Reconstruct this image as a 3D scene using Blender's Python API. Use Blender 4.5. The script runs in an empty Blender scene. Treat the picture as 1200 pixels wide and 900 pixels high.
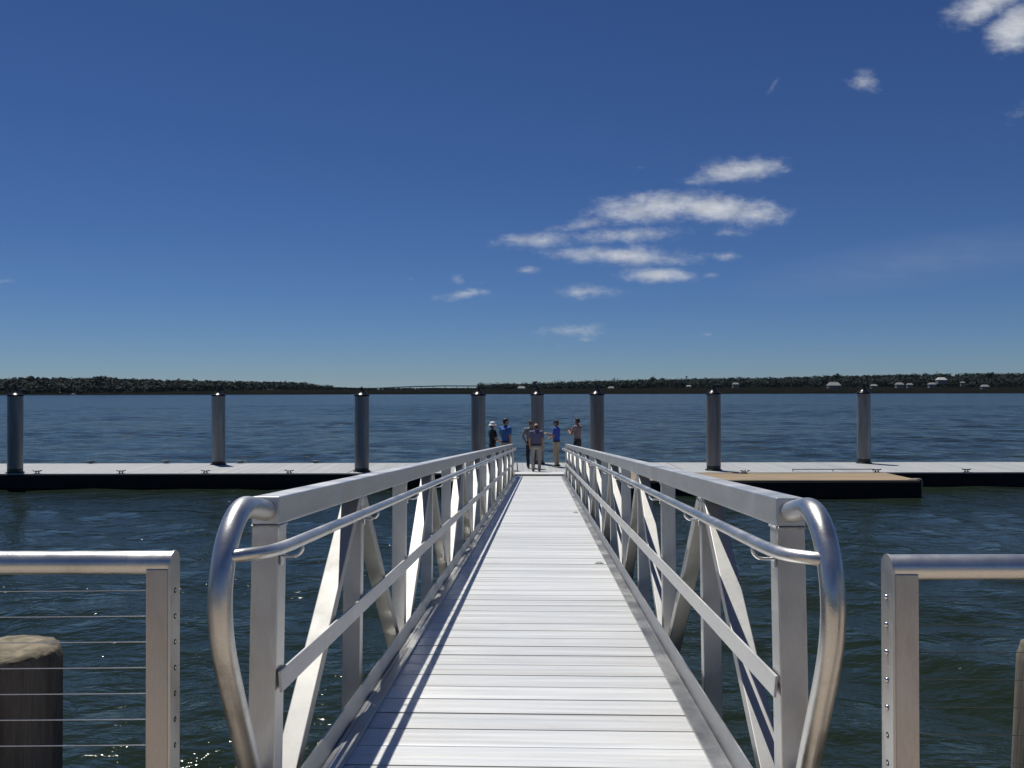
import bpy, bmesh, math, random
import numpy as np
from mathutils import Vector, Matrix, Euler

random.seed(7)
rng = np.random.default_rng(11)
scene = bpy.context.scene
COL = scene.collection
R = math.radians

ZC = 3.45            # eye height above the water
DECK = 0.53          # top of the floating dock above the water

def yh(px):          # horizon row in the 1200x900 photograph
    return 459.5 - 2.0 * px / 1200.0

def at(px, py, d):   # surveying helper: photo pixel + distance -> metres
    return Vector(((px - 600) / 1000.0 * d, d, ZC - (py - yh(px)) / 1000.0 * d))

# ------------------------------------------------------------------ materials
class N:
    """tiny node-tree helper"""
    def __init__(self, tree):
        self.t = tree; self.n = tree.nodes; self.l = tree.links
    def add(self, kind, **kw):
        nd = self.n.new(kind)
        for k, v in kw.items():
            if k.startswith('i_'):
                nd.inputs[k[2:].replace('_', ' ')].default_value = v
            else:
                setattr(nd, k, v)
        return nd
    def link(self, a, b): self.l.new(a, b)

def mat(name, base, rough=0.5, metal=0.0, ior=1.5, var=0.0, vscale=6.0, stretch=(1, 1, 1),
        rvar=0.0, bump=0.0, bscale=60.0, island=0.0, spec=0.5, tint2=None, detail=5.0):
    m = bpy.data.materials.new(name); m.use_nodes = True
    h = N(m.node_tree); p = h.n['Principled BSDF']
    p.inputs['Roughness'].default_value = rough
    p.inputs['Metallic'].default_value = metal
    p.inputs['IOR'].default_value = ior
    p.inputs['Specular IOR Level'].default_value = spec
    p.inputs['Base Color'].default_value = (*base, 1)
    tc = h.add('ShaderNodeTexCoord'); mp = h.add('ShaderNodeMapping')
    mp.inputs['Scale'].default_value = stretch
    h.link(tc.outputs['Object'], mp.inputs['Vector'])
    if var > 0 or rvar > 0 or island > 0:
        nz = h.add('ShaderNodeTexNoise'); nz.inputs['Scale'].default_value = vscale
        nz.inputs['Detail'].default_value = detail; nz.inputs['Roughness'].default_value = 0.62
        h.link(mp.outputs[0], nz.inputs['Vector'])
        mr = h.add('ShaderNodeMapRange'); mr.inputs['From Min'].default_value = .25; mr.inputs['From Max'].default_value = .75
        mr.inputs['To Min'].default_value = 1 - var; mr.inputs['To Max'].default_value = 1 + var
        h.link(nz.outputs['Fac'], mr.inputs['Value'])
        fac = mr.outputs[0]
        if island > 0:
            g = h.add('ShaderNodeNewGeometry')
            m2 = h.add('ShaderNodeMapRange'); m2.inputs['To Min'].default_value = 1 - island; m2.inputs['To Max'].default_value = 1 + island
            h.link(g.outputs['Random Per Island'], m2.inputs['Value'])
            mu = h.add('ShaderNodeMath', operation='MULTIPLY'); h.link(fac, mu.inputs[0]); h.link(m2.outputs[0], mu.inputs[1]); fac = mu.outputs[0]
        vm = h.add('ShaderNodeVectorMath', operation='SCALE')
        if tint2 is not None:
            mx = h.add('ShaderNodeMix', data_type='RGBA')
            n2 = h.add('ShaderNodeTexNoise'); n2.inputs['Scale'].default_value = vscale * .37; n2.inputs['Detail'].default_value = 4
            h.link(mp.outputs[0], n2.inputs['Vector'])
            rr = h.add('ShaderNodeMapRange'); rr.inputs['From Min'].default_value = .42; rr.inputs['From Max'].default_value = .6
            h.link(n2.outputs['Fac'], rr.inputs['Value'])
            h.link(rr.outputs[0], mx.inputs['Factor'])
            mx.inputs['A'].default_value = (*base, 1); mx.inputs['B'].default_value = (*tint2, 1)
            h.link(mx.outputs['Result'], vm.inputs[0])
        else:
            vm.inputs[0].default_value = base
        h.link(fac, vm.inputs['Scale']); h.link(vm.outputs[0], p.inputs['Base Color'])
        if rvar > 0:
            r2 = h.add('ShaderNodeMapRange'); r2.inputs['From Min'].default_value = .3; r2.inputs['From Max'].default_value = .7
            r2.inputs['To Min'].default_value = max(.03, rough - rvar); r2.inputs['To Max'].default_value = rough + rvar
            h.link(nz.outputs['Fac'], r2.inputs['Value']); h.link(r2.outputs[0], p.inputs['Roughness'])
    if bump > 0:
        nb = h.add('ShaderNodeTexNoise'); nb.inputs['Scale'].default_value = bscale; nb.inputs['Detail'].default_value = 4
        h.link(mp.outputs[0], nb.inputs['Vector'])
        bp = h.add('ShaderNodeBump'); bp.inputs['Strength'].default_value = bump; bp.inputs['Distance'].default_value = .01
        h.link(nb.outputs['Fac'], bp.inputs['Height']); h.link(bp.outputs[0], p.inputs['Normal'])
    return m

def aluminium(name, grain, base=.62, rough=.40, metal=.84, stain=.14, warm=(1, .985, .955)):
    m = bpy.data.materials.new(name); m.use_nodes = True
    h = N(m.node_tree); p = h.n['Principled BSDF']; p.inputs['Metallic'].default_value = metal
    tc = h.add('ShaderNodeTexCoord'); oi = h.add('ShaderNodeObjectInfo')
    sh_ = h.add('ShaderNodeVectorMath', operation='SCALE'); sh_.inputs[0].default_value = (31, 17, 23); h.link(oi.outputs['Random'], sh_.inputs['Scale'])
    ad = h.add('ShaderNodeVectorMath', operation='ADD'); h.link(tc.outputs['Object'], ad.inputs[0]); h.link(sh_.outputs[0], ad.inputs[1])
    def nz(scale, st, det, ro=.6):
        mp = h.add('ShaderNodeMapping'); mp.inputs['Scale'].default_value = st; h.link(ad.outputs[0], mp.inputs['Vector'])
        n = h.add('ShaderNodeTexNoise'); n.inputs['Scale'].default_value = scale; n.inputs['Detail'].default_value = det; n.inputs['Roughness'].default_value = ro
        h.link(mp.outputs[0], n.inputs['Vector']); return n.outputs['Fac']
    def mr(v, a, b, c, d):
        r = h.add('ShaderNodeMapRange'); r.inputs['From Min'].default_value = a; r.inputs['From Max'].default_value = b; r.inputs['To Min'].default_value = c; r.inputs['To Max'].default_value = d
        h.link(v, r.inputs['Value']); return r.outputs[0]
    def mul(a, b):
        r = h.add('ShaderNodeMath', operation='MULTIPLY'); h.link(a, r.inputs[0]); h.link(b, r.inputs[1]); return r.outputs[0]
    g = nz(60, grain, 3); bl = nz(3.2, (1, 1, 1), 5); st = nz(8, tuple(min(3, max(.6, q * .25)) for q in grain), 6, .68)
    pr = mr(oi.outputs['Random'], 0, 1, .93, 1.05)
    f = mul(mul(mr(g, .3, .7, .93, 1.06), mr(bl, .3, .7, .88, 1.1)), mul(mr(st, .54, .74, 1, 1 - stain), pr))
    vm = h.add('ShaderNodeVectorMath', operation='SCALE'); vm.inputs[0].default_value = tuple(base * q for q in warm); h.link(f, vm.inputs['Scale']); h.link(vm.outputs[0], p.inputs['Base Color'])
    h.link(mr(bl, .3, .7, rough - .11, rough + .12), p.inputs['Roughness'])
    bp = h.add('ShaderNodeBump'); bp.inputs['Strength'].default_value = .25; bp.inputs['Distance'].default_value = .0012; h.link(g, bp.inputs['Height'])
    b2 = h.add('ShaderNodeBump'); b2.inputs['Strength'].default_value = .35; b2.inputs['Distance'].default_value = .006; h.link(bl, b2.inputs['Height']); h.link(bp.outputs[0], b2.inputs['Normal'])
    h.link(b2.outputs[0], p.inputs['Normal'])
    return m

M = {}
M['alu'] = aluminium('mill_aluminium_posts', (9, 9, .35))
M['alu_diag'] = aluminium('dull_aluminium_braces', (9, 9, .35), base=.47, rough=.60, metal=.78, stain=.12)
M['alu_rail'] = aluminium('bright_flat_bar', (9, .25, 9), base=.70, rough=.42, metal=.35, stain=.12)
M['alu_long'] = aluminium('mill_aluminium_chords', (9, .25, 9), base=.67, rough=.37, stain=.10)
M['weld'] = mat('weld_bead', (.62, .62, .61), .32, .9, var=.2, vscale=90, bump=.9, bscale=220)
M['alu_kerb'] = aluminium('kerb_aluminium', (9, .25, 9), base=.45, rough=.36, metal=.92, stain=.04)
M['alu_pipe'] = aluminium('aluminium_pipe', (2, 2, 2), base=.66, rough=.36, metal=.93, stain=.3)
M['alu_deck'] = mat('ribbed_aluminium_decking', (.71, .715, .71), .42, .40, var=.05, vscale=2.6, stretch=(.3, 9, 1), rvar=.08, island=.09, bump=.10, bscale=22, tint2=(.67, .66, .64))
def deck_ribs(m):
    h = N(m.node_tree); p = h.n['Principled BSDF']; old = p.inputs['Normal'].links[0].from_socket
    tc = h.add('ShaderNodeTexCoord'); w = h.add('ShaderNodeTexWave', bands_direction='Y'); w.inputs['Scale'].default_value = 2 * math.pi / .0362 / 20
    h.link(tc.outputs['Object'], w.inputs['Vector'])
    b = h.add('ShaderNodeBump'); b.inputs['Strength'].default_value = .12; b.inputs['Distance'].default_value = .002; h.link(w.outputs['Fac'], b.inputs['Height']); h.link(old, b.inputs['Normal'])
    h.link(b.outputs[0], p.inputs['Normal'])
    # scuffs and dried water marks
    bc = p.inputs['Base Color'].links[0].from_socket
    n = h.add('ShaderNodeTexNoise'); n.inputs['Scale'].default_value = 3.1; n.inputs['Detail'].default_value = 9; n.inputs['Roughness'].default_value = .72; h.link(tc.outputs['Object'], n.inputs['Vector'])
    r = h.add('ShaderNodeMapRange'); r.inputs['From Min'].default_value = .54; r.inputs['From Max'].default_value = .72; r.inputs['To Min'].default_value = 1; r.inputs['To Max'].default_value = .93; h.link(n.outputs['Fac'], r.inputs['Value'])
    v = h.add('ShaderNodeVectorMath', operation='SCALE'); h.link(bc, v.inputs[0]); h.link(r.outputs[0], v.inputs['Scale']); h.link(v.outputs[0], p.inputs['Base Color'])
deck_ribs(M['alu_deck'])
M['alu_post'] = aluminium('weathered_pier_tinted_post', (7, 7, .5), base=.56, rough=.45, metal=.8, stain=.16, warm=(1, .94, .885))  # warm tint puts the pier boards' tan reflection into the metal colour
M['steel'] = mat('stainless_steel', (.75, .75, .75), .2, 1.0)
M['hole'] = mat('dark_hole', (.015, .015, .015), .7)
M['timber'] = mat('weathered_pile_timber', (.17, .155, .13), .85, var=.5, vscale=9, stretch=(2.2, 2.2, .22), bump=.9, bscale=26, tint2=(.09, .082, .072), spec=.2)
M['timber_top'] = mat('weathered_end_grain', (.21, .18, .13), .9, var=.55, vscale=22, bump=.7, bscale=34, tint2=(.12, .105, .08), detail=8, spec=.2)
M['pier'] = mat('pier_boards', (.38, .32, .26), .8, var=.2, vscale=4, island=.12, spec=.2)
M['dock_deck'] = mat('grey_dock_boards', (.34, .345, .345), .55, .0, var=.10, vscale=1.6, stretch=(3, .4, 1), island=.07, spec=.4)
M['wood_deck'] = mat('tan_float_boards', (.29, .22, .145), .8, var=.16, vscale=1.6, stretch=(.5, 3, 1), island=.10, tint2=(.235, .185, .13), spec=.2)
M['black'] = mat('black_dock_fascia', (.012, .012, .013), .7, var=.3, vscale=3, spec=.25)
M['cleat'] = mat('black_cleat_iron', (.02, .02, .022), .4)
M['pile'] = mat('grey_pile_sleeve', (.23, .235, .24), .38, .2, var=.28, vscale=2.6, stretch=(3, 3, .35), tint2=(.17, .17, .172), rvar=.06)
M['pile_low'] = mat('wet_fouled_pile_and_dimmed_cable', (.035, .036, .028), .6, var=.4, vscale=6)
M['cone'] = mat('black_pile_cap_plastic', (.006, .006, .006), .26, spec=.25)
M['rope'] = mat('white_mooring_rope', (.62, .60, .55), .8)
M['hose'] = mat('grey_pipe_rail', (.30, .31, .33), .5)
M['skin'] = mat('skin', (.43, .25, .17), .55, var=.06, vscale=20)
M['skin_dark'] = mat('tanned_skin', (.33, .18, .115), .55, var=.06, vscale=20)
M['hair'] = mat('dark_hair', (.016, .013, .011), .6, var=.2, vscale=60, bump=.6, bscale=90)
M['eye'] = mat('eye', (.02, .015, .012), .2)
M['navy'] = mat('black_shirt_cloth', (.014, .014, .02), .85, var=.15, vscale=15)
M['blue'] = mat('blue_shirt_cloth', (.035, .115, .36), .8, var=.12, vscale=15)
M['royal'] = mat('royal_blue_shirt_cloth', (.03, .075, .40), .8, var=.12, vscale=15)
M['mauve'] = mat('grey_violet_shirt_cloth', (.13, .125, .22), .85, var=.12, vscale=15)
M['greyshirt'] = mat('grey_shirt_cloth', (.22, .21, .22), .85, var=.12, vscale=15)
M['plaid'] = mat('dusty_rose_plaid_cloth', (.23, .165, .165), .85, var=.3, vscale=22)
M['khaki'] = mat('khaki_cloth', (.40, .33, .24), .85, var=.1, vscale=12)
M['stone'] = mat('stone_grey_cloth', (.36, .345, .31), .85, var=.1, vscale=12)
M['darkcloth'] = mat('dark_trouser_cloth', (.02, .02, .026), .85, var=.1, vscale=12)
M['shoe'] = mat('dark_shoe_leather', (.022, .018, .016), .5)
M['belt'] = mat('black_belt_leather', (.012, .011, .011), .4)
M['white_hat'] = mat('white_hat_cloth', (.80, .79, .76), .6)
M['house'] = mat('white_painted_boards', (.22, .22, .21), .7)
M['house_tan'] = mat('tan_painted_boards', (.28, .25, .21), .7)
M['roof_pale'] = mat('pale_metal_roof', (.22, .22, .22), .5)
M['roof_bright'] = mat('white_metal_roof', (.45, .45, .45), .5)
M['roof_grey'] = mat('grey_shingle_roof', (.2, .195, .19), .8)
M['glass'] = mat('dark_window_glass', (.03, .035, .04), .1)
M['bridge'] = mat('haze_tinted_bridge_concrete', (.12, .20, .32), .8)  # blue of the distance haze is put into the concrete colour
M['tower'] = mat('grey_tower_paint', (.10, .11, .12), .6)
M['hull'] = mat('white_hull_paint', (.7, .7, .68), .4)
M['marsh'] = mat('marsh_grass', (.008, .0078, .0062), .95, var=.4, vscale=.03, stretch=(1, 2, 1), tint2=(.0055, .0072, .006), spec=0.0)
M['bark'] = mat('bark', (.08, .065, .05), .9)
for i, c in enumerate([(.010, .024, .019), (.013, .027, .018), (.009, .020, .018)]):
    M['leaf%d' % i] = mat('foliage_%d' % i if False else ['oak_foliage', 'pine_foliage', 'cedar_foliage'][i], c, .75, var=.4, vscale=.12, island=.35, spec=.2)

# ------------------------------------------------------------------ mesh builder
class MB:
    def __init__(self):
        self.v = []; self.f = []; self.m = []; self.s = []
    def _add(self, vs, fs, mi=0, smooth=False):
        o = len(self.v); self.v += [tuple(x) for x in vs]
        for f in fs:
            self.f.append(tuple(i + o for i in f)); self.m.append(mi); self.s.append(smooth)
    def box(self, a, b, mi=0, bev=0.0, mtx=None):
        (x0, y0, z0), (x1, y1, z1) = a, b
        if bev > 0:
            bm = bmesh.new()
            bmesh.ops.create_cube(bm, size=1)
            for v in bm.verts:
                v.co = Vector(((x0 + x1) / 2 + v.co.x * (x1 - x0), (y0 + y1) / 2 + v.co.y * (y1 - y0), (z0 + z1) / 2 + v.co.z * (z1 - z0)))
            bmesh.ops.bevel(bm, geom=bm.edges[:] + bm.verts[:], offset=bev, segments=2, affect='EDGES', profile=.5)
            if mtx is not None: bmesh.ops.transform(bm, matrix=mtx, verts=bm.verts)
            bm.verts.index_update()
            self._add([v.co[:] for v in bm.verts], [[v.index for v in f.verts] for f in bm.faces], mi)
            bm.free(); return
        vs = [Vector(p) for p in [(x0, y0, z0), (x1, y0, z0), (x1, y1, z0), (x0, y1, z0), (x0, y0, z1), (x1, y0, z1), (x1, y1, z1), (x0, y1, z1)]]
        if mtx is not None: vs = [mtx @ p for p in vs]
        self._add(vs, [(0, 3, 2, 1), (4, 5, 6, 7), (0, 1, 5, 4), (1, 2, 6, 5), (2, 3, 7, 6), (3, 0, 4, 7)], mi)
    def tube(self, pts, r, n=12, mi=0, cap=True, smooth=True):
        pts = [Vector(p) for p in pts]
        rs = r if isinstance(r, (list, tuple)) else [r] * len(pts)
        t0 = (pts[1] - pts[0]).normalized()
        up = Vector((0, 0, 1)) if abs(t0.z) < .9 else Vector((1, 0, 0))
        u = t0.cross(up).normalized(); vs = []; rings = []
        for i, p in enumerate(pts):
            if i == 0: t = t0
            elif i == len(pts) - 1: t = (pts[i] - pts[i - 1]).normalized()
            else: t = ((pts[i + 1] - pts[i]).normalized() + (pts[i] - pts[i - 1]).normalized()).normalized()
            u = (u - t * u.dot(t)).normalized(); w = t.cross(u)
            rings.append([len(vs) + k for k in range(n)])
            for k in range(n):
                a = 2 * math.pi * k / n
                vs.append(p + (u * math.cos(a) + w * math.sin(a)) * rs[i])
        fs = []
        for a, b in zip(rings[:-1], rings[1:]):
            for k in range(n): fs.append((a[k], b[k], b[(k + 1) % n], a[(k + 1) % n]))
        self._add(vs, fs, mi, smooth)
        if cap:
            self._add([vs[i] for i in rings[0]], [tuple(range(n))], mi)
            self._add([vs[i] for i in rings[-1]], [tuple(reversed(range(n)))], mi)
    def lathe(self, prof, n=24, mi=0, c=(0, 0, 0), smooth=True, mtx=None):
        vs = []; fs = []
        for r, z in prof:
            for k in range(n):
                a = 2 * math.pi * k / n
                vs.append(Vector((c[0] + r * math.cos(a), c[1] + r * math.sin(a), c[2] + z)))
        if mtx is not None: vs = [mtx @ v for v in vs]
        for i in range(len(prof) - 1):
            for k in range(n):
                fs.append((i * n + k, i * n + (k + 1) % n, (i + 1) * n + (k + 1) % n, (i + 1) * n + k))
        self._add(vs, fs, mi, smooth)
        self._add(vs[:n], [tuple(reversed(range(n)))], mi); self._add(vs[-n:], [tuple(range(n))], mi)
    def mesh(self, name, mats):
        me = bpy.data.meshes.new(name); me.from_pydata(self.v, [], self.f)
        for m in (mats if isinstance(mats, (list, tuple)) else [mats]): me.materials.append(m)
        me.polygons.foreach_set('material_index', self.m); me.polygons.foreach_set('use_smooth', self.s)
        me.update(); return me
    def obj(self, name, mats, parent=None):
        return link(name, self.mesh(name, mats), parent)

def link(name, data, parent=None):
    o = bpy.data.objects.new(name, data); COL.objects.link(o)
    if parent is not None: o.parent = parent
    return o
def tag(o, label=None, cat=None, group=None, kind=None):
    if label: o['label'] = label
    if cat: o['category'] = cat
    if group: o['group'] = group
    if kind: o['kind'] = kind
    return o
def empty(name, loc=(0, 0, 0), rot=(0, 0, 0)):
    o = bpy.data.objects.new(name, None); COL.objects.link(o)
    o.location = loc; o.rotation_euler = rot; o.empty_display_size = .2
    return o
def copy_tree(o, parent=None):
    c = o.copy(); COL.objects.link(c); c.parent = parent
    for ch in list(o.children): copy_tree(ch, c)
    return c
def smooth_path(pts, n=8):        # Catmull-Rom
    P = [Vector(p) for p in pts]; P = [P[0] * 2 - P[1]] + P + [P[-1] * 2 - P[-2]]
    out = []
    for i in range(1, len(P) - 2):
        p0, p1, p2, p3 = P[i - 1:i + 3]
        for k in range(n):
            t = k / n
            out.append(.5 * ((2 * p1) + (p2 - p0) * t + (2 * p0 - 5 * p1 + 4 * p2 - p3) * t * t + (3 * p1 - p0 - 3 * p2 + p3) * t ** 3))
    out.append(P[-2]); return out

# ------------------------------------------------------------------ camera
cam = bpy.data.cameras.new('camera'); co = link('camera', cam)
cam.sensor_width = 36; cam.lens = 30; cam.clip_start = .05; cam.clip_end = 30000
co.matrix_world = Matrix.Translation((0, 0, ZC)) @ Matrix.Rotation(R(90) + math.atan(8.5 / 1000), 4, 'X') @ Matrix.Rotation(-2 / 1200, 4, 'Z')
scene.camera = co

# ------------------------------------------------------------------ sun and sky
sdir = Vector((-.23, .35, 1)).normalized()
elev = math.asin(sdir.z); azim = math.atan2(sdir.x, sdir.y)
sl = bpy.data.lights.new('sun', 'SUN'); so = link('sun', sl)
sl.energy = 5.0; sl.angle = R(.53); sl.color = (1, .975, .90)
so.rotation_euler = sdir.to_track_quat('Z', 'Y').to_euler(); so.location = (0, 0, 40)

world = bpy.data.worlds.new('World'); scene.world = world; world.use_nodes = True
h = N(world.node_tree); h.n.clear()
out = h.add('ShaderNodeOutputWorld'); bg = h.add('ShaderNodeBackground'); h.link(bg.outputs[0], out.inputs[0])
sky = h.add('ShaderNodeTexSky', sky_type='NISHITA')
sky.sun_disc = False; sky.sun_elevation = elev; sky.sun_rotation = azim
sky.altitude = 0; sky.air_density = .85; sky.dust_density = 0.0; sky.ozone_density = 5.0
SKY_STRENGTH = .058
bg.inputs['Strength'].default_value = SKY_STRENGTH
hs = h.add('ShaderNodeVectorMath', operation='MULTIPLY'); hs.inputs[1].default_value = (.53, .66, .885)   # the camera's deep blue rendering of this sky
h.link(sky.outputs[0], hs.inputs[0])
sg = [h.add('ShaderNodeVectorMath', operation='SCALE') for _ in range(2)]; gm = h.add('ShaderNodeGamma'); gm.inputs['Gamma'].default_value = 1.12
REF = 4.3; sg[0].inputs['Scale'].default_value = 1 / REF; sg[1].inputs['Scale'].default_value = REF
h.link(hs.outputs[0], sg[0].inputs[0]); h.link(sg[0].outputs[0], gm.inputs['Color']); h.link(gm.outputs[0], sg[1].inputs[0]); hs = sg[1]
# clouds: real sky directions (x/y, z/y of the view ray), patches broken up by fractal noise
tc = h.add('ShaderNodeTexCoord'); sx = h.add('ShaderNodeSeparateXYZ'); h.link(tc.outputs['Generated'], sx.inputs[0])
ym = h.add('ShaderNodeMath', operation='MAXIMUM'); ym.inputs[1].default_value = .02; h.link(sx.outputs['Y'], ym.inputs[0])
du = h.add('ShaderNodeMath', operation='DIVIDE'); h.link(sx.outputs['X'], du.inputs[0]); h.link(ym.outputs[0], du.inputs[1])
dv = h.add('ShaderNodeMath', operation='DIVIDE'); h.link(sx.outputs['Z'], dv.inputs[0]); h.link(ym.outputs[0], dv.inputs[1])
uv = h.add('ShaderNodeCombineXYZ'); h.link(du.outputs[0], uv.inputs[0]); h.link(dv.outputs[0], uv.inputs[1])
def cloud_noise(scale, sx_, sy_, detail, off, rough=.6, rot=4):
    mp = h.add('ShaderNodeMapping'); mp.inputs['Scale'].default_value = (sx_, sy_, 1); mp.inputs['Location'].default_value = off
    mp.inputs['Rotation'].default_value = (0, 0, R(-rot))
    h.link(uv.outputs[0], mp.inputs['Vector'])
    nz = h.add('ShaderNodeTexNoise'); nz.inputs['Scale'].default_value = scale; nz.inputs['Detail'].default_value = detail; nz.inputs['Roughness'].default_value = rough
    h.link(mp.outputs[0], nz.inputs['Vector']); return nz.outputs['Fac']
n1 = cloud_noise(22, 1, 1.8, 9, (1.3, .7, 0), .62)
n2 = cloud_noise(90, 1, 1.5, 5, (4.1, 2.2, 0), .6)
CLOUDS = [  # px, py, half-width, half-height, tilt (deg), density
    (862, 200, 54, 15, 5, 1.1), (812, 212, 18, 5, 10, .5), (770, 242, 75, 17, 6, 1.2), (835, 243, 50, 15, 0, 1.25), (885, 251, 44, 16, -4, 1.0), (688, 261, 48, 10, 12, .75),
    (738, 235, 22, 5, 14, .45), (640, 281, 58, 10, 3, .9), (715, 276, 85, 10, 2, .85), (735, 300, 85, 12, -2, 1.0), (768, 322, 50, 9, 0, 1.0),
    (619, 317, 17, 5, 3, .6), (693, 342, 42, 8, 0, .8), (679, 386, 38, 9, 5, .8), (685, 398, 12, 3.5, 0, .5), (660, 405, 20, 4, 0, .4),
    (545, 344, 38, 6, 6, .75), (536, 328, 9, 6, 0, .6), (566, 331, 7, 4, 0, .4), (1014, 96, 21, 13, 0, .75), (907, 100, 17, 4.5, 55, .42),
    (1160, 2, 48, 19, 22, 1.3), (1193, 29, 35, 23, 35, 1.45), (858, 272, 22, 6, 0, .65), (848, 300, 30, 7, 0, .5), (834, 322, 15, 6, 0, .6),
    (750, 196, 14, 5, 0, .4), (833, 392, 12, 3, 0, .4), (481, 326, 8, 4, 0, .4), (6, 329, 16, 4, 0, .45), (730, 263, 30, 7, 0, .5),
    (1300, 120, 90, 30, 10, .9), (1380, 260, 80, 16, 5, .7), (-120, 250, 70, 18, 5, .7)]
acc = None
for (px, py, rx, ry, rot, den) in CLOUDS:
    mp = h.add('ShaderNodeMapping', vector_type='TEXTURE')
    mp.inputs['Location'].default_value = ((px - 600) / 1000, (yh(px) - py) / 1000, 0)
    mp.inputs['Rotation'].default_value = (0, 0, R(rot)); mp.inputs['Scale'].default_value = (rx / 1000 * 1.6, ry / 1000 * 1.6, 1)
    h.link(uv.outputs[0], mp.inputs['Vector'])
    ln = h.add('ShaderNodeVectorMath', operation='LENGTH'); h.link(mp.outputs[0], ln.inputs[0])
    mr = h.add('ShaderNodeMapRange'); mr.inputs['From Min'].default_value = 1; mr.inputs['From Max'].default_value = 0.0
    mr.inputs['To Min'].default_value = 0; mr.inputs['To Max'].default_value = den
    h.link(ln.outputs['Value'], mr.inputs['Value'])
    if acc is None: acc = mr.outputs[0]
    else:
        mm = h.add('ShaderNodeMath', operation='MAXIMUM')
        h.link(acc, mm.inputs[0]); h.link(mr.outputs[0], mm.inputs[1]); acc = mm.outputs[0]
def math2(op, a, b):
    n = h.add('ShaderNodeMath', operation=op)
    for i, x in enumerate((a, b)):
        if isinstance(x, (int, float)): n.inputs[i].default_value = x
        else: h.link(x, n.inputs[i])
    return n.outputs[0]
dens = math2('ADD', math2('MULTIPLY', acc, 1.55), math2('MULTIPLY', math2('SUBTRACT', n1, .5), 2.6))
dens = math2('ADD', dens, math2('MULTIPLY', math2('SUBTRACT', n2, .5), .45))
al = h.add('ShaderNodeMapRange', interpolation_type='SMOOTHSTEP'); al.inputs['From Min'].default_value = .30; al.inputs['From Max'].default_value = 2.0
al.inputs['To Max'].default_value = .95; h.link(dens, al.inputs['Value'])
gate = h.add('ShaderNodeMapRange'); gate.inputs['From Min'].default_value = .02; gate.inputs['From Max'].default_value = .12; h.link(acc, gate.inputs['Value'])
alpha = math2('MULTIPLY', al.outputs[0], gate.outputs[0])
# faint cirrus veil low on the right
mp = h.add('ShaderNodeMapping', vector_type='TEXTURE'); mp.inputs['Location'].default_value = (.50, .155, 0); mp.inputs['Rotation'].default_value = (0, 0, R(8)); mp.inputs['Scale'].default_value = (.26, .035, 1)
h.link(uv.outputs[0], mp.inputs['Vector']); ln = h.add('ShaderNodeVectorMath', operation='LENGTH'); h.link(mp.outputs[0], ln.inputs[0])
cz = h.add('ShaderNodeMapRange'); cz.inputs['From Min'].default_value = 1; cz.inputs['From Max'].default_value = 0; cz.inputs['To Max'].default_value = 1; h.link(ln.outputs['Value'], cz.inputs['Value'])
n3 = cloud_noise(9, 1, 9, 5, (2, 3, 0), .6, 8)
cir = math2('MULTIPLY', cz.outputs[0], math2('MULTIPLY', n3, .16))
front = math2('GREATER_THAN', sx.outputs['Y'], .03)
alpha = math2('MULTIPLY', math2('MAXIMUM', alpha, cir), front)
cm = h.add('ShaderNodeMix', data_type='RGBA'); h.link(alpha, cm.inputs['Factor']); h.link(hs.outputs[0], cm.inputs['A'])
CLOUD = 11
cm.inputs['B'].default_value = (CLOUD * .92, CLOUD * .97, CLOUD * 1.08, 1)
cs = h.add('ShaderNodeMapRange'); cs.inputs['From Min'].default_value = .35; cs.inputs['From Max'].default_value = .7; cs.inputs['To Min'].default_value = .78; cs.inputs['To Max'].default_value = 1.06
h.link(cloud_noise(34, 1, 2.2, 5, (1.3, .73, 0), .55), cs.inputs['Value'])
cb = h.add('ShaderNodeVectorMath', operation='SCALE'); cb.inputs[0].default_value = (CLOUD * .92, CLOUD * .97, CLOUD * 1.06)
h.link(cs.outputs[0], cb.inputs['Scale']); h.link(cb.outputs[0], cm.inputs['B'])
h.link(cm.outputs['Result'], bg.inputs['Color'])

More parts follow.
